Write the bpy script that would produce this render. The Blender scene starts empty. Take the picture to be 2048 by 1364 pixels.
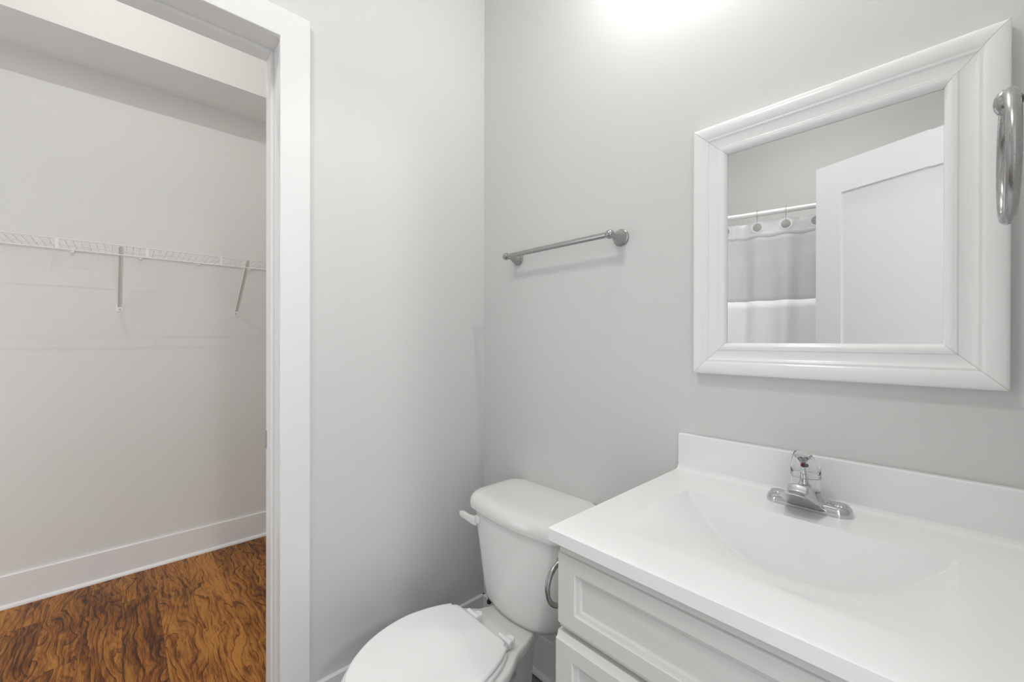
import bpy, bmesh, math, random
from mathutils import Vector, Matrix

# ------------------------------------------------------------------ camera
S = bpy.context.scene
COL = S.collection
IW, IH, FPX = 2048, 1364, 829.51
CAM = Vector((1.393, -1.140, 1.246))
yaw, pitch, roll = 0.81746763, -0.00220925, 0.00168684
F = Vector((-math.sin(yaw), math.cos(yaw), 0)); R = Vector((math.cos(yaw), math.sin(yaw), 0)); U = Vector((0, 0, 1))
F, U = math.cos(pitch)*F + math.sin(pitch)*U, -math.sin(pitch)*F + math.cos(pitch)*U
R, U = math.cos(roll)*R + math.sin(roll)*U, -math.sin(roll)*R + math.cos(roll)*U
cam_data = bpy.data.cameras.new('camera')
cam_data.sensor_width = 36.0
cam_data.lens = FPX / IW * 36.0
cam_data.clip_start = 0.01
cam = bpy.data.objects.new('camera', cam_data); COL.objects.link(cam)
cam.matrix_world = Matrix(((R.x, U.x, -F.x, CAM.x), (R.y, U.y, -F.y, CAM.y), (R.z, U.z, -F.z, CAM.z), (0, 0, 0, 1)))
S.camera = cam

# ------------------------------------------------------------------ world, lights, exposure
S.view_settings.view_transform = 'Standard'
S.view_settings.look = 'None'
S.view_settings.gamma = 1.0
S.view_settings.exposure = 0.5
S.view_settings.use_curve_mapping = False
S.cycles.max_bounces = 12
S.cycles.diffuse_bounces = 12
S.cycles.glossy_bounces = 6
S.cycles.transmission_bounces = 8
S.cycles.transparent_max_bounces = 8
S.cycles.sample_clamp_indirect = 4.0
S.cycles.use_denoising = True
S.cycles.caustics_refractive = False

world = bpy.data.worlds.new('world'); S.world = world; world.use_nodes = True
world.node_tree.nodes['Background'].inputs[0].default_value = (0.96, 0.98, 1.0, 1)
world.node_tree.nodes['Background'].inputs[1].default_value = 1.42

def point_lamp(name, loc, watts, radius, col):
    l = bpy.data.lights.new(name, 'POINT'); l.energy = watts; l.shadow_soft_size = radius; l.color = col
    o = bpy.data.objects.new(name, l); COL.objects.link(o); o.location = loc; return o
def area_lamp(name, loc, watts, size, col, aim=(0, 0, -1)):
    l = bpy.data.lights.new(name, 'AREA'); l.shape = 'DISK'; l.size = size; l.energy = watts; l.color = col
    o = bpy.data.objects.new(name, l); COL.objects.link(o); o.location = loc
    o.rotation_euler = Vector(aim).to_track_quat('-Z', 'Y').to_euler(); return o
point_lamp('vanity_lamp', (0.90, -0.13, 2.47), 6.6, 0.02, (1.0, 0.985, 0.96))
area_lamp('bathroom_ceiling_lamp', (0.72, -1.45, 2.97), 8.0, 0.30, (1.0, 0.99, 0.97))
point_lamp('hall_fill_light', (3.0, -0.95, 2.25), 38.0, 0.12, (1.0, 0.99, 0.97))  # added unseen fill, brightens the lower left wall through the hall doorway
point_lamp('closet_ceiling_lamp', (-0.42, -1.22, 2.96), 9.5, 0.012, (1.0, 0.985, 0.96))

# ------------------------------------------------------------------ materials
def mat(name, col, rough=0.5, metal=0.0, spec=0.5, coat=0.0, bump=0.0, bump_scale=200.0, trans=0.0, ior=1.45):
    m = bpy.data.materials.new(name); m.use_nodes = True
    b = m.node_tree.nodes['Principled BSDF']
    b.inputs['Base Color'].default_value = (*col, 1); b.inputs['Roughness'].default_value = rough
    b.inputs['Metallic'].default_value = metal; b.inputs['Specular IOR Level'].default_value = spec
    b.inputs['Coat Weight'].default_value = coat; b.inputs['Coat Roughness'].default_value = 0.08
    b.inputs['Transmission Weight'].default_value = trans; b.inputs['IOR'].default_value = ior
    nt = m.node_tree
    tc = nt.nodes.new('ShaderNodeTexCoord')
    n = nt.nodes.new('ShaderNodeTexNoise'); n.inputs['Scale'].default_value = bump_scale; n.inputs['Detail'].default_value = 3
    nt.links.new(tc.outputs['Object'], n.inputs['Vector'])
    if bump:
        bp = nt.nodes.new('ShaderNodeBump'); bp.inputs['Strength'].default_value = bump; bp.inputs['Distance'].default_value = 0.001
        nt.links.new(n.outputs['Fac'], bp.inputs['Height']); nt.links.new(bp.outputs['Normal'], b.inputs['Normal'])
    else:
        mr = nt.nodes.new('ShaderNodeMapRange'); mr.inputs['To Min'].default_value = max(0.0, rough - 0.02); mr.inputs['To Max'].default_value = rough + 0.02
        nt.links.new(n.outputs['Fac'], mr.inputs['Value']); nt.links.new(mr.outputs['Result'], b.inputs['Roughness'])
    return m

PAINT = mat('grey_wall_paint', (0.66, 0.66, 0.655), 0.55, spec=0.35, bump=0.08, bump_scale=350)
CLOSET = mat('closet_wall_paint', (0.74, 0.74, 0.725), 0.6, spec=0.3, bump=0.08, bump_scale=350)
CEIL = mat('ceiling_paint', (0.8, 0.8, 0.79), 0.8, bump=0.1, bump_scale=250)
TRIM = mat('white_trim_paint', (0.80, 0.80, 0.80), 0.3, bump=0.03, bump_scale=90)
DOORW = mat('white_door_paint', (0.80, 0.81, 0.82), 0.35, bump=0.03, bump_scale=90)
FRAMEW = mat('white_frame_lacquer', (0.84, 0.84, 0.84), 0.2, coat=0.2)
CABW = mat('cabinet_paint', (0.66, 0.66, 0.64), 0.35, bump=0.03, bump_scale=90)
MARBLE = mat('cultured_marble', (0.83, 0.83, 0.83), 0.20, coat=0.0, spec=0.5)
PORC = mat('porcelain', (0.80, 0.80, 0.79), 0.12, coat=0.5)
SEATP = mat('seat_plastic', (0.84, 0.84, 0.84), 0.22)
CHROME = mat('chrome', (0.60, 0.61, 0.63), 0.05, metal=1)
NICKEL = mat('brushed_nickel', (0.42, 0.42, 0.415), 0.27, metal=1)
WIRE = mat('white_vinyl_wire', (0.80, 0.80, 0.79), 0.4)
DARK = mat('black_rubber', (0.02, 0.02, 0.02), 0.5)
RED = mat('red_marker', (0.75, 0.05, 0.03), 0.3)
BLUE = mat('blue_marker', (0.03, 0.10, 0.40), 0.3)
STEEL = mat('strike_steel', (0.35, 0.35, 0.34), 0.35, metal=1)
FABRIC = mat('white_curtain_cloth', (0.86, 0.87, 0.88), 0.8, bump=0.2, bump_scale=700)
RODW = mat('white_rod_enamel', (0.85, 0.85, 0.85), 0.25)
DISC = mat('grey_satin_disc', (0.42, 0.42, 0.41), 0.5)
ACRYL = mat('clear_acrylic', (1, 1, 1), 0.0, trans=1.0, ior=1.40)
GLASSM = mat('mirror_silver', (0.93, 0.94, 0.94), 0.0, metal=1)
GLASSM.node_tree.nodes['Principled BSDF'].inputs['Roughness'].default_value = 0.0
for l in list(GLASSM.node_tree.links):
    if l.to_socket.name == 'Roughness': GLASSM.node_tree.links.remove(l)
for l in list(ACRYL.node_tree.links):
    if l.to_socket.name == 'Roughness': ACRYL.node_tree.links.remove(l)

def sheer():
    m = bpy.data.materials.new('sheer_curtain_cloth'); m.use_nodes = True; nt = m.node_tree
    b = nt.nodes['Principled BSDF']; b.inputs['Base Color'].default_value = (0.80, 0.81, 0.81, 1); b.inputs['Roughness'].default_value = 0.8
    tr = nt.nodes.new('ShaderNodeBsdfTransparent'); mx = nt.nodes.new('ShaderNodeMixShader')
    tc = nt.nodes.new('ShaderNodeTexCoord'); n = nt.nodes.new('ShaderNodeTexNoise'); n.inputs['Scale'].default_value = 6
    mr = nt.nodes.new('ShaderNodeMapRange'); mr.inputs['To Min'].default_value = 0.45; mr.inputs['To Max'].default_value = 0.62
    nt.links.new(tc.outputs['Object'], n.inputs['Vector']); nt.links.new(n.outputs['Fac'], mr.inputs['Value'])
    nt.links.new(mr.outputs['Result'], mx.inputs['Fac'])
    nt.links.new(tr.outputs[0], mx.inputs[1]); nt.links.new(b.outputs[0], mx.inputs[2])
    nt.links.new(mx.outputs[0], nt.nodes['Material Output'].inputs['Surface'])
    return m
SHEER = sheer()

def planks(name, width, length, dark, mid, light, ring, rough, seam):
    """Wood planks running along X; every plank takes its own piece of grain."""
    m = bpy.data.materials.new(name); m.use_nodes = True; nt = m.node_tree; L = nt.links.new
    b = nt.nodes['Principled BSDF']
    def math_(op, a, c=None, d=None):
        n = nt.nodes.new('ShaderNodeMath'); n.operation = op
        for i, v in enumerate((a, c, d)):
            if v is None: continue
            if isinstance(v, (int, float)): n.inputs[i].default_value = v
            else: L(v, n.inputs[i])
        return n.outputs[0]
    def comb(x, y, z):
        n = nt.nodes.new('ShaderNodeCombineXYZ')
        for i, v in enumerate((x, y, z)):
            if isinstance(v, (int, float)): n.inputs[i].default_value = v
            else: L(v, n.inputs[i])
        return n.outputs[0]
    def noise(v, scale, detail=4, dist=0.0, rough_=0.5):
        n = nt.nodes.new('ShaderNodeTexNoise'); n.inputs['Scale'].default_value = scale; n.inputs['Detail'].default_value = detail
        n.inputs['Distortion'].default_value = dist; n.inputs['Roughness'].default_value = rough_
        L(v, n.inputs['Vector']); return n.outputs['Fac']
    def white(v):
        n = nt.nodes.new('ShaderNodeTexWhiteNoise'); n.noise_dimensions = '3D'; L(v, n.inputs['Vector']); return n.outputs['Value']
    tc = nt.nodes.new('ShaderNodeTexCoord'); sp = nt.nodes.new('ShaderNodeSeparateXYZ'); L(tc.outputs['Object'], sp.inputs[0])
    x, y = sp.outputs[0], sp.outputs[1]
    ry = math_('DIVIDE', y, width); iy = math_('FLOOR', ry); fy = math_('FRACT', ry)
    r1 = white(comb(iy, 3.3, 0.0))
    rx = math_('ADD', math_('DIVIDE', x, length), r1); ix = math_('FLOOR', rx); fx = math_('FRACT', rx)
    r2 = white(comb(ix, iy, 7.7)); r3 = white(comb(iy, ix, 1.9))
    gx = math_('ADD', x, math_('MULTIPLY', r2, 37.0)); gy = math_('ADD', y, math_('MULTIPLY', r3, 53.0))
    # slow field whose level lines make the cathedral figure
    warp = noise(comb(math_('MULTIPLY', gx, 2.8), math_('MULTIPLY', gy, 8.0), 0.0), 1.0, 1.5, 0.9)
    wob = noise(comb(math_('MULTIPLY', gx, 16.0), math_('MULTIPLY', gy, 60.0), 2.0), 1.0, 2, 0.3)
    field = math_('ADD', math_('MULTIPLY', warp, ring), math_('MULTIPLY', gy, 30.0))
    field = math_('ADD', field, math_('MULTIPLY', wob, 0.45))
    l1 = math_('FRACT', field); l2 = math_('FRACT', math_('MULTIPLY', field, 2.37))
    sharp = math_('ADD', math_('MULTIPLY', math_('POWER', l1, 5.0), 0.36), math_('MULTIPLY', math_('POWER', l2, 4.0), 0.18))
    fine = noise(comb(math_('MULTIPLY', gx, 22.0), math_('MULTIPLY', gy, 330.0), 0.0), 1.0, 3)
    streak = noise(comb(math_('MULTIPLY', gx, 6.0), math_('MULTIPLY', gy, 85.0), math_('MULTIPLY', warp, 4.0)), 1.0, 3, 0.4)
    blot = noise(comb(math_('MULTIPLY', gx, 2.6), math_('MULTIPLY', gy, 11.0), 5.0), 1.0, 4, 0.6)
    v = math_('SUBTRACT', math_('MULTIPLY', math_('SUBTRACT', fine, 0.5), 0.55), sharp)
    v = math_('ADD', v, math_('MULTIPLY', math_('SUBTRACT', streak, 0.5), 0.75))
    v = math_('ADD', v, math_('MULTIPLY', math_('SUBTRACT', blot, 0.5), 0.80))
    v = math_('ADD', v, math_('MULTIPLY', math_('SUBTRACT', r2, 0.5), 0.20))
    v = math_('ADD', v, 0.41)
    ramp = nt.nodes.new('ShaderNodeValToRGB'); L(v, ramp.inputs['Fac'])
    e = ramp.color_ramp.elements; e[0].position = 0.02; e[0].color = (*dark, 1); e[1].position = 0.56; e[1].color = (*light, 1)
    k = e.new(0.26); k.color = (*mid, 1)
    # knots
    vo = nt.nodes.new('ShaderNodeTexVoronoi'); vo.inputs['Scale'].default_value = 1.0
    L(comb(math_('MULTIPLY', gx, 3.0), math_('MULTIPLY', gy, 7.5), math_('MULTIPLY', wob, 0.35)), vo.inputs['Vector'])
    kn = nt.nodes.new('ShaderNodeMapRange'); kn.inputs['From Min'].default_value = 0.02; kn.inputs['From Max'].default_value = 0.14
    kn.inputs['To Min'].default_value = 0.22; kn.inputs['To Max'].default_value = 1.0; L(vo.outputs['Distance'], kn.inputs['Value'])
    sy = math_('MINIMUM', fy, math_('SUBTRACT', 1.0, fy)); sx = math_('MINIMUM', fx, math_('SUBTRACT', 1.0, fx))
    sy = math_('MULTIPLY', sy, width); sx = math_('MULTIPLY', sx, length)
    sm = nt.nodes.new('ShaderNodeMapRange'); sm.inputs['From Max'].default_value = 0.0011; sm.inputs['To Min'].default_value = seam
    L(math_('MINIMUM', sx, sy), sm.inputs['Value'])
    mul = math_('MULTIPLY', kn.outputs[0], sm.outputs[0])
    vm = nt.nodes.new('ShaderNodeVectorMath'); vm.operation = 'SCALE'; L(ramp.outputs['Color'], vm.inputs[0]); L(mul, vm.inputs['Scale'])
    L(vm.outputs[0], b.inputs['Base Color'])
    b.inputs['Roughness'].default_value = rough; b.inputs['Specular IOR Level'].default_value = 0.25
    bp = nt.nodes.new('ShaderNodeBump'); bp.inputs['Strength'].default_value = 0.15; bp.inputs['Distance'].default_value = 0.001
    L(math_('ADD', v, sm.outputs[0]), bp.inputs['Height']); L(bp.outputs['Normal'], b.inputs['Normal'])
    return m
ACACIA = planks('acacia_planks', 0.127, 0.92, (0.050, 0.014, 0.005), (0.21, 0.068, 0.010), (0.44, 0.185, 0.036), 7.0, 0.38, 0.45)
GREYWOOD = planks('grey_wood_planks', 0.15, 0.95, (0.055, 0.053, 0.052), (0.13, 0.125, 0.125), (0.24, 0.235, 0.23), 3.0, 0.45, 0.4)

# ------------------------------------------------------------------ object helpers
def link(name, bm, m, parent=None, smooth=None, bevel=0.0, seg=2):
    bmesh.ops.recalc_face_normals(bm, faces=bm.faces)
    me = bpy.data.meshes.new(name); bm.to_mesh(me); bm.free()
    o = bpy.data.objects.new(name, me); COL.objects.link(o)
    for mm in (m if isinstance(m, (list, tuple)) else [m]): me.materials.append(mm)
    if parent is not None: o.parent = parent
    if bevel:
        md = o.modifiers.new('edge', 'BEVEL'); md.width = bevel; md.segments = seg; md.limit_method = 'ANGLE'; md.angle_limit = math.radians(35)
        md.harden_normals = False
    if smooth is not None:
        for p in me.polygons: p.use_smooth = True
        if smooth < 180: me.set_sharp_from_angle(angle=math.radians(smooth))
    return o
def empty(name, label, cat, group=None):
    o = bpy.data.objects.new(name, None); o.empty_display_size = 0.05; COL.objects.link(o)
    return tag(o, label, cat, group)
def tag(o, label, cat, group=None):
    o['label'] = label; o['category'] = cat
    if group: o['group'] = group
    return o
def struct(o):
    o['kind'] = 'structure'; return o
def box(bm, x0, x1, y0, y1, z0, z1):
    v = [bm.verts.new((x, y, z)) for x in (x0, x1) for y in (y0, y1) for z in (z0, z1)]
    for f in ((0, 1, 3, 2), (4, 6, 7, 5), (0, 4, 5, 1), (2, 3, 7, 6), (0, 2, 6, 4), (1, 5, 7, 3)): bm.faces.new([v[i] for i in f])
    return bm
def boxes(*bs):
    bm = bmesh.new()
    for b in bs: box(bm, *b)
    return bm
def rings(bm, rs, closed=True, cap0=True, cap1=True):
    vs = [[bm.verts.new(p) for p in r] for r in rs]
    n = len(rs[0])
    for a, b in zip(vs, vs[1:]):
        for i in range(n if closed else n - 1):
            j = (i + 1) % n; bm.faces.new((a[i], a[j], b[j], b[i]))
    if cap0: bm.faces.new(list(reversed(vs[0])))
    if cap1: bm.faces.new(vs[-1])
    return bm
def frame_of(axis):
    a = Vector(axis).normalized(); t = Vector((0, 0, 1)) if abs(a.z) < 0.9 else Vector((1, 0, 0))
    u = a.cross(t).normalized(); return a, u, a.cross(u)
def lathe(bm, org, axis, prof, n=32):
    a, u, w = frame_of(axis); org = Vector(org)
    return rings(bm, [[org + a*h + (u*math.cos(2*math.pi*i/n) + w*math.sin(2*math.pi*i/n))*max(r, 1e-5) for i in range(n)] for h, r in prof])
def tube(bm, pts, r, n=10, closed=False):
    pts = [Vector(p) for p in pts]; rs = []; N = len(pts); u = None
    for i, p in enumerate(pts):
        if closed: t = pts[(i+1) % N] - pts[i-1]
        else: t = pts[min(i+1, N-1)] - pts[max(i-1, 0)]
        t.normalize()
        if u is None: _, u, _ = frame_of(t)
        u = (u - t*u.dot(t)).normalized(); w = t.cross(u)
        rr = r[i] if isinstance(r, (list, tuple)) else r
        rs.append([p + (u*math.cos(2*math.pi*k/n) + w*math.sin(2*math.pi*k/n))*rr for k in range(n)])
    if closed:
        rs.append(rs[0]); return rings_closed(bm, rs[:-1])
    return rings(bm, rs)
def rings_closed(bm, rs):
    vs = [[bm.verts.new(p) for p in r] for r in rs]; n = len(rs[0]); N = len(vs)
    for q in range(N):
        a, b = vs[q], vs[(q+1) % N]
        for i in range(n): bm.faces.new((a[i], a[(i+1) % n], b[(i+1) % n], b[i]))
    return bm
def prism(bm, pts, axis, lo, hi):
    """Extrude a 2-D outline along an axis ('x','y','z')."""
    def P(p, h):
        return {'x': (h, p[0], p[1]), 'y': (p[0], h, p[1]), 'z': (p[0], p[1], h)}[axis]
    return rings(bm, [[P(p, lo) for p in pts], [P(p, hi) for p in pts]])
def catmull(pts, n=6, closed=False):
    out = []; N = len(pts)
    for i in range(N if closed else N - 1):
        g = (lambda k: pts[k % N]) if closed else (lambda k: pts[min(max(k, 0), N-1)])
        p0, p1, p2, p3 = g(i-1), g(i), g(i+1), g(i+2)
        for k in range(n):
            t = k/n
            out.append(tuple(0.5*(2*b + (c-a)*t + (2*a-5*b+4*c-d)*t*t + (3*b-a-3*c+d)*t**3) for a, b, c, d in zip(p0, p1, p2, p3)))
    if not closed: out.append(tuple(pts[-1]))
    return out

# ------------------------------------------------------------------ room shell
XR, YF, ZC = 1.495, -2.50, 3.0          # right wall, shower wall, ceiling
XCB, YC0, YC1 = -1.618, -2.60, 0.12     # closet back wall and ends
DY1, DY0, DZ = -0.781, -1.632, 2.169    # rough closet doorway in the left wall
HY0, HY1, HZ = -1.285, -0.625, 2.155    # rough hall doorway in the right wall
struct(link('floor', boxes((-0.065, 2.9, YF-0.1, 0.1, -0.05, 0.0)), GREYWOOD))
struct(link('floor_closet', boxes((XCB-0.1, -0.065, YC0-0.1, YC1+0.1, -0.05, 0.0)), ACACIA))
struct(link('ceiling', boxes((-0.125, XR+0.12, YF-0.1, 0.1, ZC, ZC+0.05)), CEIL))
struct(link('ceiling_closet', boxes((XCB-0.1, -0.125, YC0-0.1, YC1+0.1, ZC, ZC+0.05)), CEIL))
struct(link('wall_back', boxes((0.0, XR+0.12, 0.0, 0.1, 0, ZC)), PAINT))
struct(link('wall_left', boxes((-0.12, 0.0, DY1, 0.1, 0, ZC), (-0.12, 0.0, YF-0.1, DY0, 0, ZC), (-0.12, 0.0, DY0, DY1, DZ, ZC)), PAINT))
struct(link('wall_right', boxes((XR, XR+0.12, HY1, 0.0, 0, ZC), (XR, XR+0.12, YF, HY0, 0, ZC), (XR, XR+0.12, HY0, HY1, HZ, ZC)), PAINT))
struct(link('wall_shower', boxes((0.0, XR+0.12, YF-0.1, YF, 0, ZC)), PAINT))
struct(link('wall_closet_back', boxes((XCB-0.1, XCB, YC0, YC1, 0, ZC)), CLOSET))
struct(link('wall_closet_right', boxes((XCB-0.1, -0.12, YC1, YC1+0.1, 0, ZC)), CLOSET))
struct(link('wall_closet_left', boxes((XCB-0.1, -0.12, YC0-0.1, YC0, 2.08, ZC), (-0.40, -0.12, YC0-0.1, YC0, 0, 2.08)), CLOSET))  # unseen end wall, its opening shaped to let in and limit fill light
struct(link('wall_closet_front', boxes((-0.125, -0.12, DY1, YC1, 0, ZC), (-0.125, -0.12, YC0, DY0, 0, ZC), (-0.125, -0.12, DY0, DY1, DZ, ZC)), CLOSET))
struct(link('ceiling_soffit', boxes((XCB, -1.289, YC0, YC1, 2.622, ZC)), CLOSET))

def baseboard(name, p0, p1, nrm, h=0.151):
    """Flat board with an eased top and a quarter-round shoe, from p0 to p1, standing out along nrm."""
    prof = [(0, 0), (0.024, 0), (0.0235, 0.006), (0.021, 0.012), (0.017, 0.016), (0.012, 0.0175), (0.012, h-0.003), (0.009, h), (0, h)]
    bm = bmesh.new(); d = Vector((*nrm, 0))
    rs = [[Vector((*p, 0)) + d*a + Vector((0, 0, b)) for a, b in prof] for p in (p0, p1)]
    rings(bm, rs)
    return struct(link(name, bm, TRIM))
baseboard('baseboard_closet', (XCB, YC0), (XCB, YC1), (1, 0))
baseboard('baseboard_back', (0.0, 0.0), (0.872, 0.0), (0, -1))
baseboard('baseboard_left', (0.0, -0.715), (0.0, -0.0), (1, 0))
baseboard('baseboard_right', (XR, YF), (XR, HY0-0.06), (-1, 0))

# closet doorway: casing, stepped jamb, strike plate
door_1 = struct(bpy.data.objects.new('door_1', None)); COL.objects.link(door_1); door_1.empty_display_size = 0.05
CO, CI, CT, CIT = -0.7135, -0.798, 2.238, 2.152   # casing outer / inner edge, top / inner top
CL, CLI = -1.700, -1.615
bm = bmesh.new()
prism(bm, [(CO, 0), (CO, CT), (CL, CT), (CL, 0), (CLI, 0), (CLI, CIT), (CI, CIT), (CI, 0)], 'x', 0.0, 0.018)
link('casing', bm, TRIM, door_1, bevel=0.0025)
bm = bmesh.new()
box(bm, -0.143, -0.125, CI+0.008, CO, 0, CT); box(bm, -0.143, -0.125, CL, CLI-0.008, 0, CT); box(bm, -0.143, -0.125, CLI-0.008, CI+0.008, CIT+0.008, CT)
link('casing', bm, TRIM, door_1, bevel=0.0025)
def step(x0, x1, e):
    """A three-sided lining standing e inside the casing edge."""
    b = bmesh.new()
    box(b, x0, x1, CI-e, DY1, 0, DZ); box(b, x0, x1, DY0, CLI+e, 0, DZ); box(b, x0, x1, CLI+e, CI-e, CIT-e, DZ)
    return b
link('jamb', step(-0.125, 0.0, -0.012), TRIM, door_1, bevel=0.001)
link('jamb_stop', step(-0.118, -0.006, -0.0065), TRIM, door_1, bevel=0.0012)
link('jamb_stop', step(-0.139, -0.080, 0.0025), TRIM, door_1, bevel=0.0012)
link('strike_plate', boxes((-0.1405, -0.128, CI-0.0040, CI-0.0022, 0.893, 0.951)), STEEL, door_1)

# open hall door seen in the mirror, its hinges on the right wall
hinge, free = Vector((1.490, -1.274, 0)), Vector((0.901, -1.501, 0))
dv = (free - hinge); DW = dv.length; dv.normalize(); dn = Vector((dv.y, -dv.x, 0))
if dn.y < 0: dn = -dn
def dpt(a, b, z): return hinge + dv*a + dn*b + Vector((0, 0, z))
def dbox(bm, a0, a1, b0, b1, z0, z1):
    vs = [bm.verts.new(dpt(a, b, z)) for a in (a0, a1) for b in (b0, b1) for z in (z0, z1)]
    for f in ((0, 1, 3, 2), (4, 6, 7, 5), (0, 4, 5, 1), (2, 3, 7, 6), (0, 2, 6, 4), (1, 5, 7, 3)): bm.faces.new([vs[i] for i in f])
door_2 = struct(bpy.data.objects.new('door_2', None)); COL.objects.link(door_2); door_2.empty_display_size = 0.05
st = 0.117
bm = bmesh.new()
for (a0, a1, z0, z1) in ((0, st, 0.01, 2.13), (DW-st, DW, 0.01, 2.13), (st, DW-st, 1.977, 2.13), (st, DW-st, 0.01, 0.23), (st, DW-st, 0.94, 1.08)):
    dbox(bm, a0, a1, -0.036, 0.0, z0, z1)
link('door_frame', bm, DOORW, door_2)
bm = bmesh.new(); dbox(bm, st-0.01, DW-st+0.01, -0.028, -0.014, 1.07, 1.987); dbox(bm, st-0.01, DW-st+0.01, -0.028, -0.014, 0.22, 0.95)
link('door_panel', bm, DOORW, door_2)
# lining of the hall doorway
bm = bmesh.new()
box(bm, XR-0.002, XR+0.122, HY1-0.016, HY1, 0, HZ); box(bm, XR-0.002, XR+0.122, HY0, HY0+0.010, 0, HZ); box(bm, XR-0.002, XR+0.122, HY0+0.010, HY1-0.016, HZ-0.016, HZ)
struct(link('trim_1', bm, TRIM))

# ------------------------------------------------------------------ wire closet shelf
shelf = empty('wire_shelf', 'white vinyl-coated wire shelf with diagonal braces on the closet wall', 'shelf')
SX, SZ, SLB = -1.313, 1.692, 1.647
SY0, SY1 = -2.55, 0.08
bm = bmesh.new()
n = int((SY1-SY0)/0.0254)
for i in range(n+1):
    y = SY0 + i*0.0254
    tube(bm, [(XCB+0.004, y, SZ), (SX, y, SZ)], 0.0013, 5)
for xx, rr in ((XCB+0.006, 0.0025), (XCB+0.15, 0.0025)): tube(bm, [(xx, SY0, SZ-0.003), (xx, SY1, SZ-0.003)], rr, 6)
link('wire_deck', bm, WIRE, shelf, smooth=60)
bm = bmesh.new()
tube(bm, [(SX, SY0, SZ), (SX, SY1, SZ)], 0.0026, 8)
tube(bm, [(SX, SY0, SLB), (SX, SY1, SLB)], 0.0030, 8)
link('front_rail', bm, WIRE, shelf, smooth=60)
k = 0
y = -1.351 - 0.3*4
while y < SY1:
    if y > SY0: link('lip_tab', boxes((SX-0.002, SX+0.003, y-0.006, y+0.006, SLB-0.001, SZ+0.001)), WIRE, shelf, bevel=0.001)
    y += 0.2995
y = -1.323 - 0.252*4
while y < SY1:
    b = boxes((XCB, XCB+0.012, y-0.006, y+0.006, SZ-0.014, SZ+0.004))
    lathe(b, (XCB+0.006, y, SZ-0.012), (1, 0, 0), [(0, 0.0055), (0.010, 0.0055), (0.012, 0.003)], 12)
    link('wall_clip', b, WIRE, shelf)
    y += 0.252
for y in (-2.19, -1.152, -0.635, -0.115):
    top = Vector((SX+0.001, y+0.006, SLB+0.042)); foot = Vector((XCB+0.012, y, 1.418))
    d = (top-foot).normalized(); s = Vector((0, 1, 0)); nn = d.cross(s)
    b = bmesh.new()
    # channel-section strip
    sec = [(-0.009, 0), (-0.009, -0.008), (-0.007, -0.008), (-0.007, -0.0018), (0.007, -0.0018), (0.007, -0.008), (0.009, -0.008), (0.009, 0)]
    rings(b, [[p + s*a + nn*c for a, c in sec] for p in (foot, top)])
    br = link('shelf_brace', b, WIRE, shelf)
    b = boxes((XCB, XCB+0.0025, y-0.014, y+0.014, 1.392, 1.428))
    link('foot_plate', b, WIRE, br, bevel=0.001)
    b = lathe(bmesh.new(), (XCB+0.002, y, 1.405), (1, 0, 0), [(0, 0.0035), (0.0015, 0.0035), (0.002, 0.002)], 10)
    link('screw', b, STEEL, br)

# ------------------------------------------------------------------ towel bar
BZ, BY = 1.567, -0.065
POST = [(0.0, 0.0265), (0.004, 0.0268), (0.006, 0.0255), (0.007, 0.0235), (0.010, 0.0228), (0.018, 0.0200), (0.028, 0.0150), (0.038, 0.0105),
        (0.046, 0.0080), (0.051, 0.0072)]
def ball(h0, r): return [(h0 + r - r*math.cos(t), r*math.sin(t)) for t in [math.pi*(0.18 + 0.82*i/12) for i in range(13)]]
tb = empty('towel_bar', 'brushed nickel towel bar on the grey wall above the toilet', 'towel bar')
tube_bm = tube(bmesh.new(), [(0.212, BY, BZ), (0.680, BY, BZ)], 0.0088, 20); link('bar', tube_bm, NICKEL, tb, smooth=50)
for x in (0.214, 0.678):
    pr = POST + ball(0.050, 0.0125)
    link('bar_post', lathe(bmesh.new(), (x, 0, BZ), (0, -1, 0), pr, 36), NICKEL, tb, smooth=50)
    end = lathe(bmesh.new(), (x + (0.014 if x > 0.5 else -0.014), BY, BZ), (-1 if x > 0.5 else 1, 0, 0),
                [(0.0, 0.001), (0.0012, 0.006), (0.004, 0.0105), (0.009, 0.0130), (0.014, 0.0138), (0.019, 0.0130), (0.023, 0.0105), (0.025, 0.0095)], 28)
    link('end_cap', end, NICKEL, tb, smooth=60)

# ------------------------------------------------------------------ towel rings
def towel_ring(label, wall_x, y, z_top, reach, r_ring, thick, tip):
    t = empty('towel_ring', label, 'towel ring', 'brushed nickel rings')
    xr = wall_x - reach
    pr = [(0.0, 0.0265), (0.004, 0.0268), (0.006, 0.0245), (0.010, 0.0228), (0.018, 0.0190), (0.027, 0.0125), (0.034, 0.0085), (reach-0.014, 0.0075)]
    link('wall_post', lathe(bmesh.new(), (wall_x, y, z_top), (-1, 0, 0), pr, 32), NICKEL, t, smooth=50)
    hd = [(0, 0.006), (0.003, 0.0085), (0.006, tip*0.80), (0.010, tip*0.97), (0.013, tip), (0.017, tip*0.96), (0.021, tip*0.78), (0.024, tip*0.45), (0.025, 0.001)]
    link('ring_holder', lathe(bmesh.new(), (xr+0.012, y, z_top), (-1, 0, 0), hd, 32), NICKEL, t, smooth=50)
    c = Vector((xr, y, z_top - r_ring + 0.006))
    pts = [c + Vector((0, math.cos(2*math.pi*i/64)*r_ring, math.sin(2*math.pi*i/64)*r_ring)) for i in range(64)]
    link('ring', tube(bmesh.new(), pts, thick, 16, closed=True), NICKEL, t, smooth=180)
    return t
towel_ring('brushed nickel towel ring on the wall beside the white-framed mirror', XR, -0.324, 1.548, 0.056, 0.0765, 0.0067, 0.0165)

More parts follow.
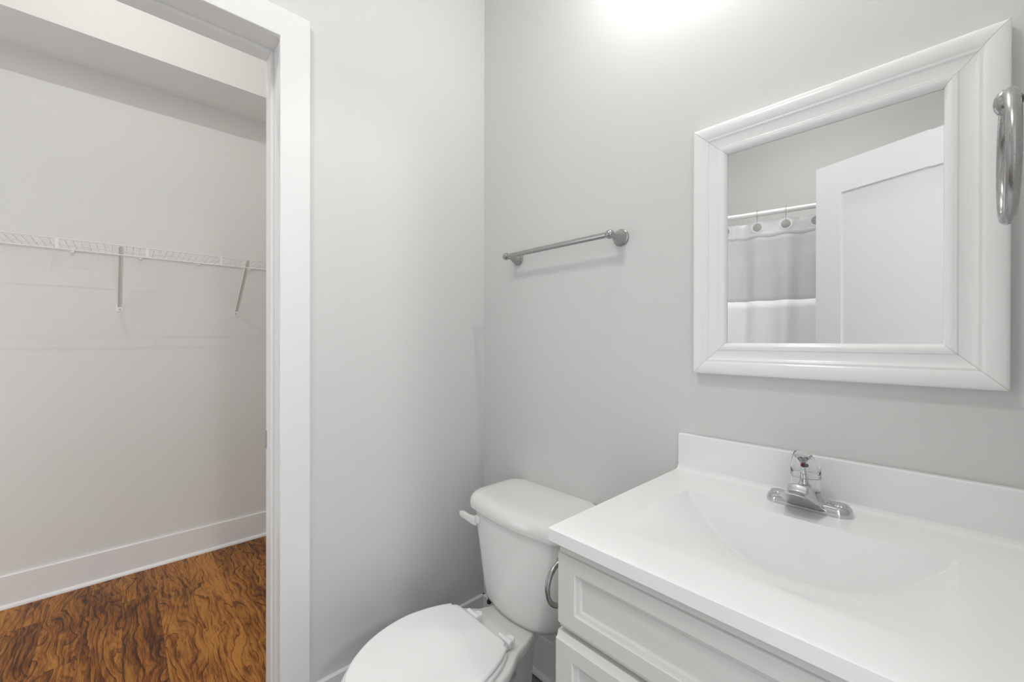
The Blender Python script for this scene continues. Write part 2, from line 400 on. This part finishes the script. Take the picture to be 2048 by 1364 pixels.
# ------------------------------------------------------------------ mirror
MX0, MX1, MZ0, MZ1 = 0.914, 1.4595, 1.159, 1.802
mir = empty('wall_mirror', 'mirror in a wide white moulded frame above the sink', 'mirror')
FW = 0.081
# (distance in from the outer edge, height off the wall)
FP = [(0.0, 0.001), (0.0, 0.026), (0.002, 0.0285), (0.006, 0.0302), (0.012, 0.0310), (0.020, 0.0308), (0.027, 0.0298), (0.0310, 0.0280), (0.0322, 0.0270),
      (0.0335, 0.0268), (0.0360, 0.0274), (0.0380, 0.0268), (0.0392, 0.0254), (0.043, 0.0238), (0.049, 0.0226), (0.056, 0.0222), (0.0612, 0.0226), (0.0622, 0.0238),
      (0.0640, 0.0244), (0.0655, 0.0240), (0.0675, 0.0244), (0.071, 0.0240), (0.075, 0.0222), (0.0785, 0.0185), (0.0803, 0.0145), (FW, 0.0122), (FW, 0.0112), (FW-0.0032, 0.0112), (FW-0.0032, 0.001)]
FW_G = 0.0003
def rail(side):
    bm = bmesh.new(); rs = []
    for end in (0, 1):
        r = []
        for a, h in FP:
            g = FW_G if end == 0 else -FW_G
            if side in 'tb':
                x = (MX0 + a + g) if end == 0 else (MX1 - a + g)
                z = MZ1 - a if side == 't' else MZ0 + a
            else:
                z = (MZ0 + a + g) if end == 0 else (MZ1 - a + g)
                x = MX0 + a if side == 'l' else MX1 - a
            r.append((x, -h, z))
        rs.append(r)
    rings(bm, rs)
    return link('frame_rail', bm, FRAMEW, mir, smooth=42)
for s in 'tblr': rail(s)
gx0, gx1, gz0, gz1 = MX0+FW-0.003, MX1-FW+0.003, MZ0+FW-0.003, MZ1-FW+0.003
bv = 0.0205; yb, yi = -0.01038, -0.0102
bm = bmesh.new()
o_ = [bm.verts.new(p) for p in ((gx0, yb, gz0), (gx1, yb, gz0), (gx1, yb, gz1), (gx0, yb, gz1))]
i_ = [bm.verts.new(p) for p in ((gx0+bv, yi, gz0+bv), (gx1-bv, yi, gz0+bv), (gx1-bv, yi, gz1-bv), (gx0+bv, yi, gz1-bv))]
b_ = [bm.verts.new((v.co.x, -0.003, v.co.z)) for v in o_]
bm.faces.new(i_); bm.faces.new(list(reversed(b_)))
for q in range(4):
    w = (q+1) % 4; bm.faces.new((o_[q], o_[w], i_[w], i_[q])); bm.faces.new((o_[q], b_[q], b_[w], o_[w]))
link('mirror_glass', bm, GLASSM, mir)

# ------------------------------------------------------------------ vanity cabinet
VX0, VX1, CZ = 0.884, 1.480, 0.868
van = empty('vanity_cabinet', 'pale grey-white vanity cabinet with framed fronts under the sink', 'cabinet')
bm = bmesh.new()
box(bm, VX0, VX0+0.016, -0.520, -0.004, 0.0, CZ); box(bm, VX1-0.016, VX1, -0.520, -0.004, 0.0, CZ)
box(bm, VX0+0.016, VX1-0.016, -0.012, -0.004, 0.0, CZ); box(bm, VX0+0.016, VX1-0.016, -0.520, -0.012, 0.09, 0.106)
box(bm, VX0+0.016, VX1-0.016, -0.460, -0.446, 0.0, 0.09); box(bm, VX0+0.016, VX1-0.016, -0.520, -0.502, 0.68, 0.72); box(bm, VX0+0.016, VX1-0.016, -0.520, -0.502, 0.83, CZ)
link('cabinet_body', bm, CABW, van, bevel=0.001)
def front(name, x0, x1, z0, z1, y=-0.540, th=0.0195):
    """Framed front: eased outer edge, flat stiles and rails, beaded step, recessed panel."""
    bm = bmesh.new()
    prof = [(0.0, 0.0, y+th), (0.0, 0.0, y+0.0085), (0.0004, 0.0105, y+0.0050), (0.0005, 0.0112, y+0.0012), (0.0012, 0.0120, y), (0.0385, 0.0385, y), (0.0395, 0.0395, y+0.0012), (0.0402, 0.0402, y+0.0045),
            (0.047, 0.047, y+0.0058), (0.0495, 0.0495, y+0.0075), (0.0500, 0.0500, y+0.0098)]
    vs = []
    for a, c, yy in prof:
        vs.append([bm.verts.new(p) for p in ((x0+a, yy, z0+c), (x1-a, yy, z0+c), (x1-a, yy, z1-c), (x0+a, yy, z1-c))])
    for a, b in zip(vs, vs[1:]):
        for q in range(4): bm.faces.new((a[q], a[(q+1) % 4], b[(q+1) % 4], b[q]))
    bm.faces.new(vs[-1]); bm.faces.new(list(reversed(vs[0])))
    return link(name, bm, CABW, van)
front('drawer_front', 0.881, 1.484, 0.703, 0.857)
front('cabinet_door', 0.8775, 1.180, 0.105, 0.6955, y=-0.5425, th=0.022)
front('cabinet_door', 1.183, 1.4865, 0.105, 0.6955, y=-0.5425, th=0.022)

# ------------------------------------------------------------------ vanity top with integral basin
top = empty('vanity_sink', 'glossy white sink counter with moulded wave basin and backsplash', 'sink')
TX0, TX1, TY0, TY1, TZ, TT = 0.8705, 1.4935, -0.5555, -0.001, 0.893, 0.0245
BX, BHW, BY0, BY1, BD = 1.180, 0.219, -0.166, -0.462, 0.128
def sm(t):
    t = min(max(t, 0.0), 1.0); return t*t*(3-2*t)
def depth(x, y):
    u = (x-BX)/BHW
    if abs(u) >= 1 or y >= BY0 or y <= BY1: return 0.0
    back = 4.2*(BY0 - y)                              # steep flat back face
    w = (BY0 - y)/(BY0 - BY1)
    floor = BD*(1 - u*u)*(0.45*(1-w) + 0.55*(1-w)**2)*1.12   # hollow ramp rising to the front
    k = 0.012
    h = max(k - abs(back-floor), 0.0)/k
    return max(min(back, floor) - h*h*k*0.25, 0.0)
bm = bmesh.new()
def lin(a, b, n): return [a+(b-a)*i/n for i in range(n)]
xs = [TX0] + lin(TX0+0.012, BX-BHW, 5) + lin(BX-BHW, BX+BHW, 84) + lin(BX+BHW, TX1-0.012, 5) + [TX1-0.012, TX1]
ys = [TY0+0.002] + lin(TY0+0.012, BY1, 6) + lin(BY1, BY0-0.06, 40) + lin(BY0-0.06, BY0, 44) + lin(BY0, -0.03, 8) + [-0.03, -0.0265, -0.0235, -0.021, -0.019]
zs = {}
for j, y in enumerate(ys):
    cove = max(0.0, (y + 0.03)/0.011)
    zz = 0.011*(1-math.sqrt(max(0.0, 1-min(cove, 1)**2)))
    for i, x in enumerate(xs): zs[i, j] = bm.verts.new((x, y, TZ - depth(x, y) + zz))
nx, ny = len(xs), len(ys)
for i in range(nx-1):
    for j in range(ny-1): bm.faces.new((zs[i, j], zs[i+1, j], zs[i+1, j+1], zs[i, j+1]))
# rolled front edge and underside
fr = [zs[i, 0] for i in range(nx)]
prev = fr
for dy, dz in ((-0.0014, -0.0003), (-0.002, -0.0012), (-0.002, -TT+0.001), (-0.001, -TT)):
    cur = [bm.verts.new((v.co.x, TY0+0.002+dy, TZ+dz)) for v in fr]
    for i in range(nx-1): bm.faces.new((prev[i], prev[i+1], cur[i+1], cur[i]))
    prev = cur
zu = TZ - TT                                   # underside: a rim of flat strips around the bowl
yu, bx0, bx1, by1 = TY0 + 0.001, BX - BHW - 0.006, BX + BHW + 0.006, BY1 - 0.006
for (x0, x1, y0, y1) in ((TX0, TX1, yu, by1), (TX0, bx0, by1, -0.019), (bx1, TX1, by1, -0.019), (bx0, bx1, BY0 + 0.006, -0.019)):
    bm.faces.new([bm.verts.new(p) for p in ((x0, y0, zu), (x0, y1, zu), (x1, y1, zu), (x1, y0, zu))])
for i in (0, nx-1):
    bl = bm.verts.new((TX0 if i == 0 else TX1, -0.019, zu))
    bm.faces.new([zs[i, j] for j in range(ny)] + [bl, prev[i]])
link('counter_basin', bm, MARBLE, top, smooth=30)
link('backsplash', boxes((TX0-0.0005, TX1, -0.0192, TY1, TZ-TT, 0.990)), MARBLE, top, bevel=0.003, seg=3)

# ------------------------------------------------------------------ faucet
fa = empty('faucet', 'chrome single-lever faucet with clear knob at the back of the basin', 'faucet')
FX, FY, FZ = 1.1815, -0.080, TZ
SXO = -0.006
def stadium(hw, hd, z, n=12, oy=0.0):
    out = []
    for sgn, a0 in ((1, -math.pi/2), (-1, math.pi/2)):
        for i in range(n+1):
            a = a0 + math.pi*i/n
            out.append((FX + sgn*(hw-hd) + hd*math.cos(a), FY + oy + hd*math.sin(a), z))
    return out
bm = bmesh.new()
rings(bm, [stadium(0.0765, 0.0265, FZ), stadium(0.0765, 0.0265, FZ+0.003), stadium(0.0755, 0.0258, FZ+0.010), stadium(0.0735, 0.0242, FZ+0.0150), stadium(0.0700, 0.0212, FZ+0.0185), stadium(0.0640, 0.0155, FZ+0.0195)])
link('base_plate', bm, CHROME, fa, smooth=60)
for sgn in (-1, 1):                       # raised oval pads on both wings
    bm = bmesh.new()
    cx = FX + sgn*0.0535
    def ov(a, b, z): return [(cx + a*math.cos(t), FY-0.001 + b*math.sin(t), z) for t in [2*math.pi*i/24 for i in range(24)]]
    rings(bm, [ov(0.0160, 0.0130, FZ+0.0180), ov(0.0160, 0.0130, FZ+0.0205), ov(0.0145, 0.0115, FZ+0.0220), ov(0.0120, 0.0085, FZ+0.0205), ov(0.006, 0.004, FZ+0.0200)])
    link('wing_pad', bm, CHROME, fa, smooth=60)
# middle block flaring down onto the plate
bm = bmesh.new()
rings(bm, [stadium(0.0440, 0.0262, FZ+0.002), stadium(0.0415, 0.0262, FZ+0.010), stadium(0.0370, 0.0258, FZ+0.018), stadium(0.0325, 0.0254, FZ+0.026), stadium(0.0290, 0.0248, FZ+0.033),
           stadium(0.0270, 0.0240, FZ+0.037), stadium(0.0235, 0.0215, FZ+0.0395), stadium(0.018, 0.016, FZ+0.0405)])
link('spout_body', bm, CHROME, fa, smooth=60)
# spout: a hood whose lifted rounded lip reaches over the bowl, with a raised boss along its middle
bm = bmesh.new(); rs = []
for t in (-0.30, -0.15, 0.0, 0.10, 0.22, 0.34, 0.44, 0.52, 0.58, 0.64, 0.70, 0.78, 0.82, 0.86, 0.90, 0.93, 0.955, 0.975, 0.99, 1.0):
    tt = max(t, 0.0)
    w = 0.0385 - 0.0165*tt - 0.006*max(0.0, (tt-0.86)/0.14)**2.5
    yy = FY - 0.021 - 0.079*t
    zb = 0.003 + 0.0455*tt**1.15
    edge = zb + 0.0030
    boss = 0.0395 + 0.0225*sm((t + 0.2)/0.75) if t < 0.56 else 0.062 - 0.0115*sm((t - 0.56)/0.12) - 0.0015*(t - 0.56)
    if t > 0.93: boss = min(boss, edge + 0.0012)
    slope = edge + (0.034 - edge)*max(0.0, 1 - tt*1.05)         # shoulders falling from the valve block
    r = []
    for i in range(41):
        u = 1 - 2*i/40; x = w*u
        sh = edge + (max(slope, edge + 0.001) - edge)*max(0.0, 1 - abs(u)**2.0)
        bz = boss - 0.002*(x/0.016)**2 if abs(x) < 0.0155 else boss - 0.0019 + (sh - boss + 0.0019)*sm((abs(x) - 0.0155)/0.0085)
        r.append((FX + SXO*tt + x, yy, FZ + max(sh, bz if boss > sh else sh)))
    for i in range(1, 8): r.append((FX + SXO*tt - w + 2*w*i/8, yy, FZ + zb + 0.0015*tt*(1-((i-4)/4)**2)))
    rs.append(r)
rings(bm, rs)
link('spout', bm, CHROME, fa, smooth=50)
# clear hollow knob leaning to one side, chrome stem inside
hb = Vector((FX - 0.003, FY - 0.006, FZ + 0.039))
side = Vector((0.684, 0.729, 0))
kprof_ = [(0.0, 0.0262, 0), (0.0245, 0.0268, 0), (0.0255, 0.0276, 0), (0.0275, 0.0276, 0), (0.0285, 0.0268, 0), (0.045, 0.0260, -0.0004), (0.056, 0.0232, -0.0022), (0.065, 0.0190, -0.0050), (0.0715, 0.0135, -0.0088), (0.0745, 0.0085, -0.0118), (0.0755, 0.003, -0.014)]
KS = 1.07
iprof_ = [(0.0720, 0.003, -0.013), (0.0705, 0.0082, -0.0112), (0.0675, 0.0130, -0.0084), (0.0615, 0.0178, -0.0050), (0.054, 0.0214, -0.0022), (0.044, 0.0240, -0.0004), (0.0285, 0.0247, 0), (0.0, 0.0243, 0)]
kprof = [(h*KS, r, q) for h, r, q in kprof_]; iprof = [(h*KS, r, q) for h, r, q in iprof_]
bm = bmesh.new(); rs = []
for h, r, sh in kprof + iprof:
    rs.append([hb + Vector((math.cos(a)*r, math.sin(a)*r, h)) + side*sh for a in [2*math.pi*i/44 for i in range(44)]])
vs = [[bm.verts.new(p) for p in r] for r in rs]
for a, b in list(zip(vs, vs[1:])) + [(vs[-1], vs[0])]:
    if a is vs[len(kprof)-1]: continue
    for i in range(44): bm.faces.new((a[i], a[(i+1) % 44], b[(i+1) % 44], b[i]))
bm.faces.new(vs[len(kprof)-1]); bm.faces.new(list(reversed(vs[len(kprof)])))
ko = link('lever_knob', bm, ACRYL, fa, smooth=50); ko['label'] = 'clear acrylic knob'
link('knob_seam', tube(bmesh.new(), [hb + Vector((math.cos(2*math.pi*i/48)*0.0271, math.sin(2*math.pi*i/48)*0.0271, 0.0265*KS)) for i in range(48)], 0.0005, 6, closed=True), STEEL, ko, smooth=180)
stem = [(0.0, 0.0135), (0.006, 0.0120), (0.010, 0.0085), (0.020, 0.0070), (0.034, 0.0052), (0.042, 0.0046), (0.050, 0.0060), (0.055, 0.0095), (0.0600, 0.0145), (0.0640, 0.0170), (0.0650, 0.0165)]
link('knob_stem', lathe(bmesh.new(), hb + Vector((-0.002, -0.001, 0.006)) , (-0.05, 0, 1), stem, 28), CHROME, ko, smooth=50)
mk = hb + Vector((-0.0030, -0.0068, 0.051))
link('hot_marker', lathe(bmesh.new(), mk, (0.05, -1, 0.1), [(-0.004, 0.0044), (0.0005, 0.0044), (0.0018, 0.0036), (0.0024, 0.001)], 16), RED, ko, smooth=60)
mk = hb + Vector((0.0022, -0.0046, 0.051))
link('cold_marker', lathe(bmesh.new(), mk, (0.55, -0.9, 0.1), [(-0.004, 0.0040), (0.0005, 0.0040), (0.0018, 0.0032), (0.0024, 0.001)], 16), BLUE, ko, smooth=60)

# ring on the flank of the vanity, beside the toilet
towel_ring('brushed nickel ring on the vanity side beside the toilet tank', VX0, -0.4525, 0.7675, 0.066, 0.0465, 0.0056, 0.013)

# ------------------------------------------------------------------ toilet
toi = empty('toilet', 'white two-piece toilet with closed lid between wall and vanity', 'toilet')
TCX = 0.410
def rrect(hw, yb_, yf_, bow, rb, rf, z, n=7, m=10):
    """Rounded plan: straight back, bowed front. Anticlockwise from the back right corner."""
    pts = []
    def front_y(x): return yf_ - bow*(1 - (x/hw)**2)
    # back edge right->left
    for i in range(n+1):
        a = math.pi/2*i/n; pts.append((hw - rb + rb*math.cos(a), yb_ - rb + rb*math.sin(a)))
    for i in range(n+1):
        a = math.pi/2 + math.pi/2*i/n; pts.append((-hw + rb + rb*math.cos(a), yb_ - rb + rb*math.sin(a)))
    for i in range(n+1):
        a = math.pi + math.pi/2*i/n; x = -hw + rf + rf*math.cos(a)
        pts.append((x, yf_ + rf + rf*math.sin(a) - bow*(1 - ((-hw+rf)/hw)**2)*(1 if True else 0)*math.sin(math.pi/2*i/n)))
    x0, x1 = -hw + rf, hw - rf
    for i in range(1, m):
        x = x0 + (x1-x0)*i/m; pts.append((x, front_y(x)))
    for i in range(n+1):
        a = 1.5*math.pi + math.pi/2*i/n; x = hw - rf + rf*math.cos(a)
        pts.append((x, yf_ + rf + rf*math.sin(a) - bow*(1 - ((hw-rf)/hw)**2)*math.cos(math.pi/2*i/n)))
    return [(TCX + x, y, z) for x, y in pts]
# tank
bm = bmesh.new(); rs = []
for z, hw, yb_, yf_, bow, rf in ((0.3415, 0.120, -0.072, -0.165, 0.030, 0.05), (0.3430, 0.143, -0.060, -0.188, 0.034, 0.055), (0.3490, 0.157, -0.050, -0.199, 0.036, 0.058), (0.366, 0.165, -0.043, -0.204, 0.036, 0.06), (0.41, 0.174, -0.038, -0.208, 0.035, 0.06),
                                 (0.50, 0.191, -0.034, -0.211, 0.033, 0.06), (0.58, 0.207, -0.032, -0.215, 0.031, 0.06), (0.648, 0.217, -0.031, -0.217, 0.030, 0.06)):
    rs.append(rrect(hw, yb_, yf_, bow, 0.03, rf, z))
rings(bm, rs); link('tank', bm, PORC, toi, smooth=60)
bm = bmesh.new(); rs = []
for z, g in ((0.6485, -0.004), (0.651, 0.0), (0.657, 0.003), (0.672, 0.003), (0.684, 0.000), (0.693, -0.006), (0.699, -0.014), (0.7025, -0.026), (0.704, -0.042), (0.7045, -0.065)):
    k_ = max(0.02, 0.062 + g)
    rs.append(rrect(0.232 + g, -0.022 - g*0.35, -0.226 - g, 0.033, max(0.012, 0.032 + g*0.3), k_, z))
rings(bm, rs); link('tank_lid', bm, PORC, toi, smooth=60)
# flush lever
bm = bmesh.new()
lathe(bm, (0.250, -0.226, 0.617), (0, -1, 0), [(0, 0.016), (0.010, 0.016), (0.013, 0.014), (0.016, 0.008)], 20)
pts = [(0.254, -0.243, 0.615), (0.240, -0.246, 0.616), (0.222, -0.247, 0.617), (0.203, -0.247, 0.618), (0.186, -0.247, 0.619), (0.172, -0.247, 0.620)]
hs = [0.0150, 0.0150, 0.0125, 0.0115, 0.0130, 0.0080]
rs = []
for (px, py, pz), h in zip(pts, hs):
    rs.append([(px, py + 0.0075*math.copysign(abs(c)**0.5, c), pz + h*math.copysign(abs(s_)**0.5, s_)) for c, s_ in [(math.cos(2*math.pi*(i+0.5)/16), math.sin(2*math.pi*(i+0.5)/16)) for i in range(16)]])
rings(bm, rs); link('flush_lever', bm, PORC, toi, smooth=50)
# bowl
half = [(0.125, -0.350), (0.154, -0.410), (0.174, -0.485), (0.174, -0.545), (0.162, -0.605), (0.140, -0.655), (0.105, -0.703), (0.060, -0.736), (0.0, -0.750)]
hs_ = catmull(half, 6)
def egg(scale_x=1.0, dz=0.0, grow=0.0, y_back=None, cut=None):
    pts = []
    right = [(x + grow*(1 if x > 0 else 0), y - (grow if y < -0.6 else 0)*min(1, (-0.6-y)/0.1) if y < -0.6 else y) for x, y in hs_]
    return right
def outline_plan(grow=0.0, back=None):
    """Closed plan of seat or rim: list of (x, y), right side front-going then mirrored."""
    r = egg(grow=grow)
    if back: r = back + r
    pts = r + [(-x, y) for x, y in reversed(r[:-1])]
    return pts
def plan_ring(pts, z, cy=-0.5, s=1.0, sy=None, oy=0.0):
    sy = s if sy is None else sy
    return [(TCX + x*s, cy + (y-cy)*sy + oy, z) for x, y in pts]
# rim and deck plan
deck = [(0.048, -0.090), (0.064, -0.096), (0.072, -0.112), (0.079, -0.150), (0.092, -0.200), (0.108, -0.248), (0.134, -0.310), (0.164, -0.360), (0.185, -0.410), (0.193, -0.480)]
rim = catmull(deck + [(0.191, -0.545), (0.180, -0.610), (0.157, -0.665), (0.120, -0.715), (0.068, -0.752), (0.0, -0.765)], 4)
rim_pts = rim + [(-x, y) for x, y in reversed(rim[:-1])]
def lower(z, hw_s, y0, y1, mixv, rear=0.0):
    """Section lower down: the rim plan pulled toward a narrow pedestal between y0 and y1."""
    out = []
    ya, yb2 = -0.090, -0.765
    for x, y in rim_pts:
        t = (y - ya)/(yb2 - ya)
        yy = y0 + (y1-y0)*t
        xx = x*hw_s
        w_ = 0.102*min(1.0, 0.25 + 2.0*t)*(1 - max(0.0, 2*t-1)**4*0.55)
        ped = math.copysign(min(abs(x)/0.13, 1)**0.8*w_, x) if x else 0.0
        mv = max(mixv, rear*min(1.0, max(0.0, (y+0.47)/0.12)))
        zz = z - 0.027*min(1.0, max(0.0, (y+0.36)/0.10))*(1.0 if z > 0.3 else 0.0)
        out.append((TCX + xx*(1-mv) + ped*mv, yy, zz))
    return out
bm = bmesh.new()
rings(bm, [lower(0.0, 1, -0.130, -0.60, 1.0), lower(0.03, 1, -0.133, -0.595, 1.0), lower(0.10, 1.0, -0.135, -0.58, 1.0), lower(0.17, 0.95, -0.130, -0.60, 0.9, 1.0), lower(0.23, 0.9, -0.120, -0.65, 0.62, 0.95),
           lower(0.28, 0.92, -0.108, -0.700, 0.28, 0.80), lower(0.312, 0.95, -0.098, -0.735, 0.08, 0.35), lower(0.330, 0.985, -0.092, -0.757, 0.0, 0.06), lower(0.342, 1.0, -0.090, -0.765, 0),
           lower(0.360, 1.0, -0.090, -0.763, 0), lower(0.3660, 0.985, -0.095, -0.757, 0), lower(0.3680, 0.95, -0.103, -0.74, 0)])
link('bowl', bm, PORC, toi, smooth=60)
def slab(name, grow, z0, z1, back_y, m):
    corner = [(0.0, back_y), (0.060, back_y), (0.105, back_y), (0.117, back_y-0.004), (0.124, back_y-0.014)]
    r = corner + [(x + grow*min(1, max(0, (-0.34-y)/0.06)), y - grow*min(1, max(0, (-0.62-y)/0.1))) for x, y in hs_[2:]]
    pts = r + [(-x, y) for x, y in reversed(r[1:-1])]
    cy = -0.55
    b = bmesh.new()
    pts = [(x + 0.006, y) for x, y in pts]
    rings(b, [plan_ring(pts, z0, cy, 0.975), plan_ring(pts, z0+0.0015, cy, 0.993), plan_ring(pts, z0+0.005, cy, 1.0), plan_ring(pts, z1-0.006, cy, 1.0), plan_ring(pts, z1-0.0025, cy, 0.990), plan_ring(pts, z1-0.0005, cy, 0.968), plan_ring(pts, z1, cy, 0.93)])
    return link(name, b, m, toi, smooth=60)
slab('seat', 0.007, 0.3685, 0.3845, -0.350, SEATP)
slab('seat_lid', 0.002, 0.3855, 0.3985, -0.353, SEATP)
for hx in (TCX-0.046, TCX+0.103):
    b = bmesh.new()
    box(b, hx-0.018, hx+0.018, -0.352, -0.318, 0.367, 0.381)
    lathe(b, (hx-0.026, -0.340, 0.386), (1, 0, 0), [(0, 0.0070), (0.001, 0.0085), (0.051, 0.0085), (0.052, 0.0070)], 16)
    lathe(b, (hx+0.003, -0.322, 0.372), (0, 0, 1), [(0, 0.0135), (0.011, 0.0135), (0.0135, 0.011)], 18)
    link('seat_hinge', b, SEATP, toi, smooth=40, bevel=0.0015)
b = lathe(bmesh.new(), (TCX-0.118, -0.214, 0.334), (0, 0, 1), [(0, 0.008), (0.008, 0.008), (0.008, 0.0045), (0.024, 0.0045)], 8)
link('tank_bolt', b, DARK, toi)

# ------------------------------------------------------------------ shower rod, curtain and hooks (seen in the mirror)
RZ = 2.0
def rod_y(x): return -1.618 - 0.2044*(x-0.446)
rod = empty('shower_rod', 'white shower curtain rod across the tub, seen in the mirror', 'curtain rod')
link('rod_tube', tube(bmesh.new(), [(0.0, rod_y(0.0), RZ), (XR, rod_y(XR), RZ)], 0.0145, 20), RODW, rod, smooth=50)
rd = Vector((1, -0.2044, 0)).normalized()
for x, s in ((0.0, 1), (XR, -1)):
    link('rod_flange', lathe(bmesh.new(), (x, rod_y(x), RZ), (s, 0, 0), [(0, 0.032), (0.006, 0.032), (0.012, 0.022), (0.022, 0.018)], 24), RODW, rod, smooth=40)
HX = [0.445 + 0.14*i for i in range(-3, 7)]
HX = [x for x in HX if 0.03 < x < XR-0.05]
cur = empty('shower_curtain', 'white shower curtain with sheer upper panel hanging in the mirror reflection', 'curtain')
cn = Vector((0.2044, 1, 0)).normalized()     # toward the room
def wave(x, z):
    ph = (x-0.445)/0.14*2*math.pi
    a = 0.006 + 0.008*min(1, max(0, (1.9-z)/0.5))
    return a*math.cos(ph) + 0.008*math.sin(ph*0.37 + 2.1*z) + 0.005*math.sin(ph*1.7 - z*5.0)*min(1, max(0, 1.9-z)) - 0.014
def sag(x):
    ph = (x-0.445)/0.14*2*math.pi
    return -0.006*(0.5 - 0.5*math.cos(ph))
def cloth(name, z0, z1, m, nz, top_sag, off=0.0, amp=1.0):
    b = bmesh.new(); g = {}
    N = 220; x0, x1 = 0.02, XR-0.03
    for i in range(N+1):
        x = x0 + (x1-x0)*i/N
        for j in range(nz+1):
            t = j/nz; z = z0 + (z1-z0)*t
            z += sag(x)*(1.0 if z > 1.8 else 0.25)
            p = Vector((x, rod_y(x), 0)) + cn*(wave(x, z)*amp + off)
            g[i, j] = b.verts.new((p.x, p.y, z))
    for i in range(N):
        for j in range(nz): b.faces.new((g[i, j], g[i+1, j], g[i+1, j+1], g[i, j+1]))
    o = link(name, b, m, cur, smooth=180)
    sd = o.modifiers.new('cloth', 'SOLIDIFY'); sd.thickness = 0.0008 if m is not SHEER else 0.0003
    return o
cloth('header_band', 1.866, 1.958, FABRIC, 4, True)
cloth('sheer_panel', 1.483, 1.866, SHEER, 16, True)
cloth('lower_panel', 0.12, 1.483, FABRIC, 30, False)
cloth('liner', 0.14, 1.952, FABRIC, 24, True, off=-0.030, amp=0.6)
seen = {0.445: 'chrome curtain hook at the far end of the mirrored curtain, by the mirror frame', 0.585: 'chrome curtain hook in the middle of the mirrored curtain, second from the frame',
        0.725: 'chrome curtain hook standing highest on the mirrored rod, third from the frame', 0.865: 'chrome curtain hook half hidden by the white door in the mirror'}
for x in HX:
    p = Vector((x, rod_y(x), RZ)); zc = 1.922
    face = p + cn*(wave(x, zc) + 0.0015); face.z = zc
    gr = bmesh.new()
    lathe(gr, face - cn*0.001, cn, [(0, 0.034), (0.002, 0.034), (0.003, 0.032), (0.0032, 0.026), (0.0030, 0.0225)], 32)
    g = link('grommet', gr, FABRIC, cur, smooth=40)
    link('grommet_disc', lathe(bmesh.new(), face + cn*0.001, cn, [(0, 0.0235), (0.0030, 0.0235), (0.0036, 0.0225)], 32), DISC, g, smooth=40)
    key = min(seen, key=lambda q: abs(q-x))
    label = seen[key] if abs(key-x) < 0.01 else 'chrome curtain hook on the shower rod beyond what the mirror shows'
    hk = bmesh.new()
    fr_ = face + cn*0.006
    loop = [fr_ + Vector((0, 0, -0.004)), fr_ + Vector((0, 0, 0.02)), fr_ + cn*0.004 + Vector((0, 0, 0.045)), p + cn*0.022 + Vector((0, 0, -0.010)), p + cn*0.0205 + Vector((0, 0, 0.006)), p + cn*0.012 + Vector((0, 0, 0.0185)),
            p + Vector((0, 0, 0.0215)), p - cn*0.013 + Vector((0, 0, 0.0165)), p - cn*0.020 + Vector((0, 0, 0.0)), p - cn*0.018 + Vector((0, 0, -0.02))]
    tube(hk, catmull([tuple(q) for q in loop], 5), 0.0014, 8)
    for q in (p + cn*0.010 + Vector((0, 0, 0.0195)), p + Vector((0, 0, 0.0215))):
        bmesh.ops.create_icosphere(hk, subdivisions=2, radius=0.0036, matrix=Matrix.Translation(q))
    tag(link('curtain_hook', hk, CHROME, None, smooth=60), label, 'curtain hook', 'shower curtain hooks')
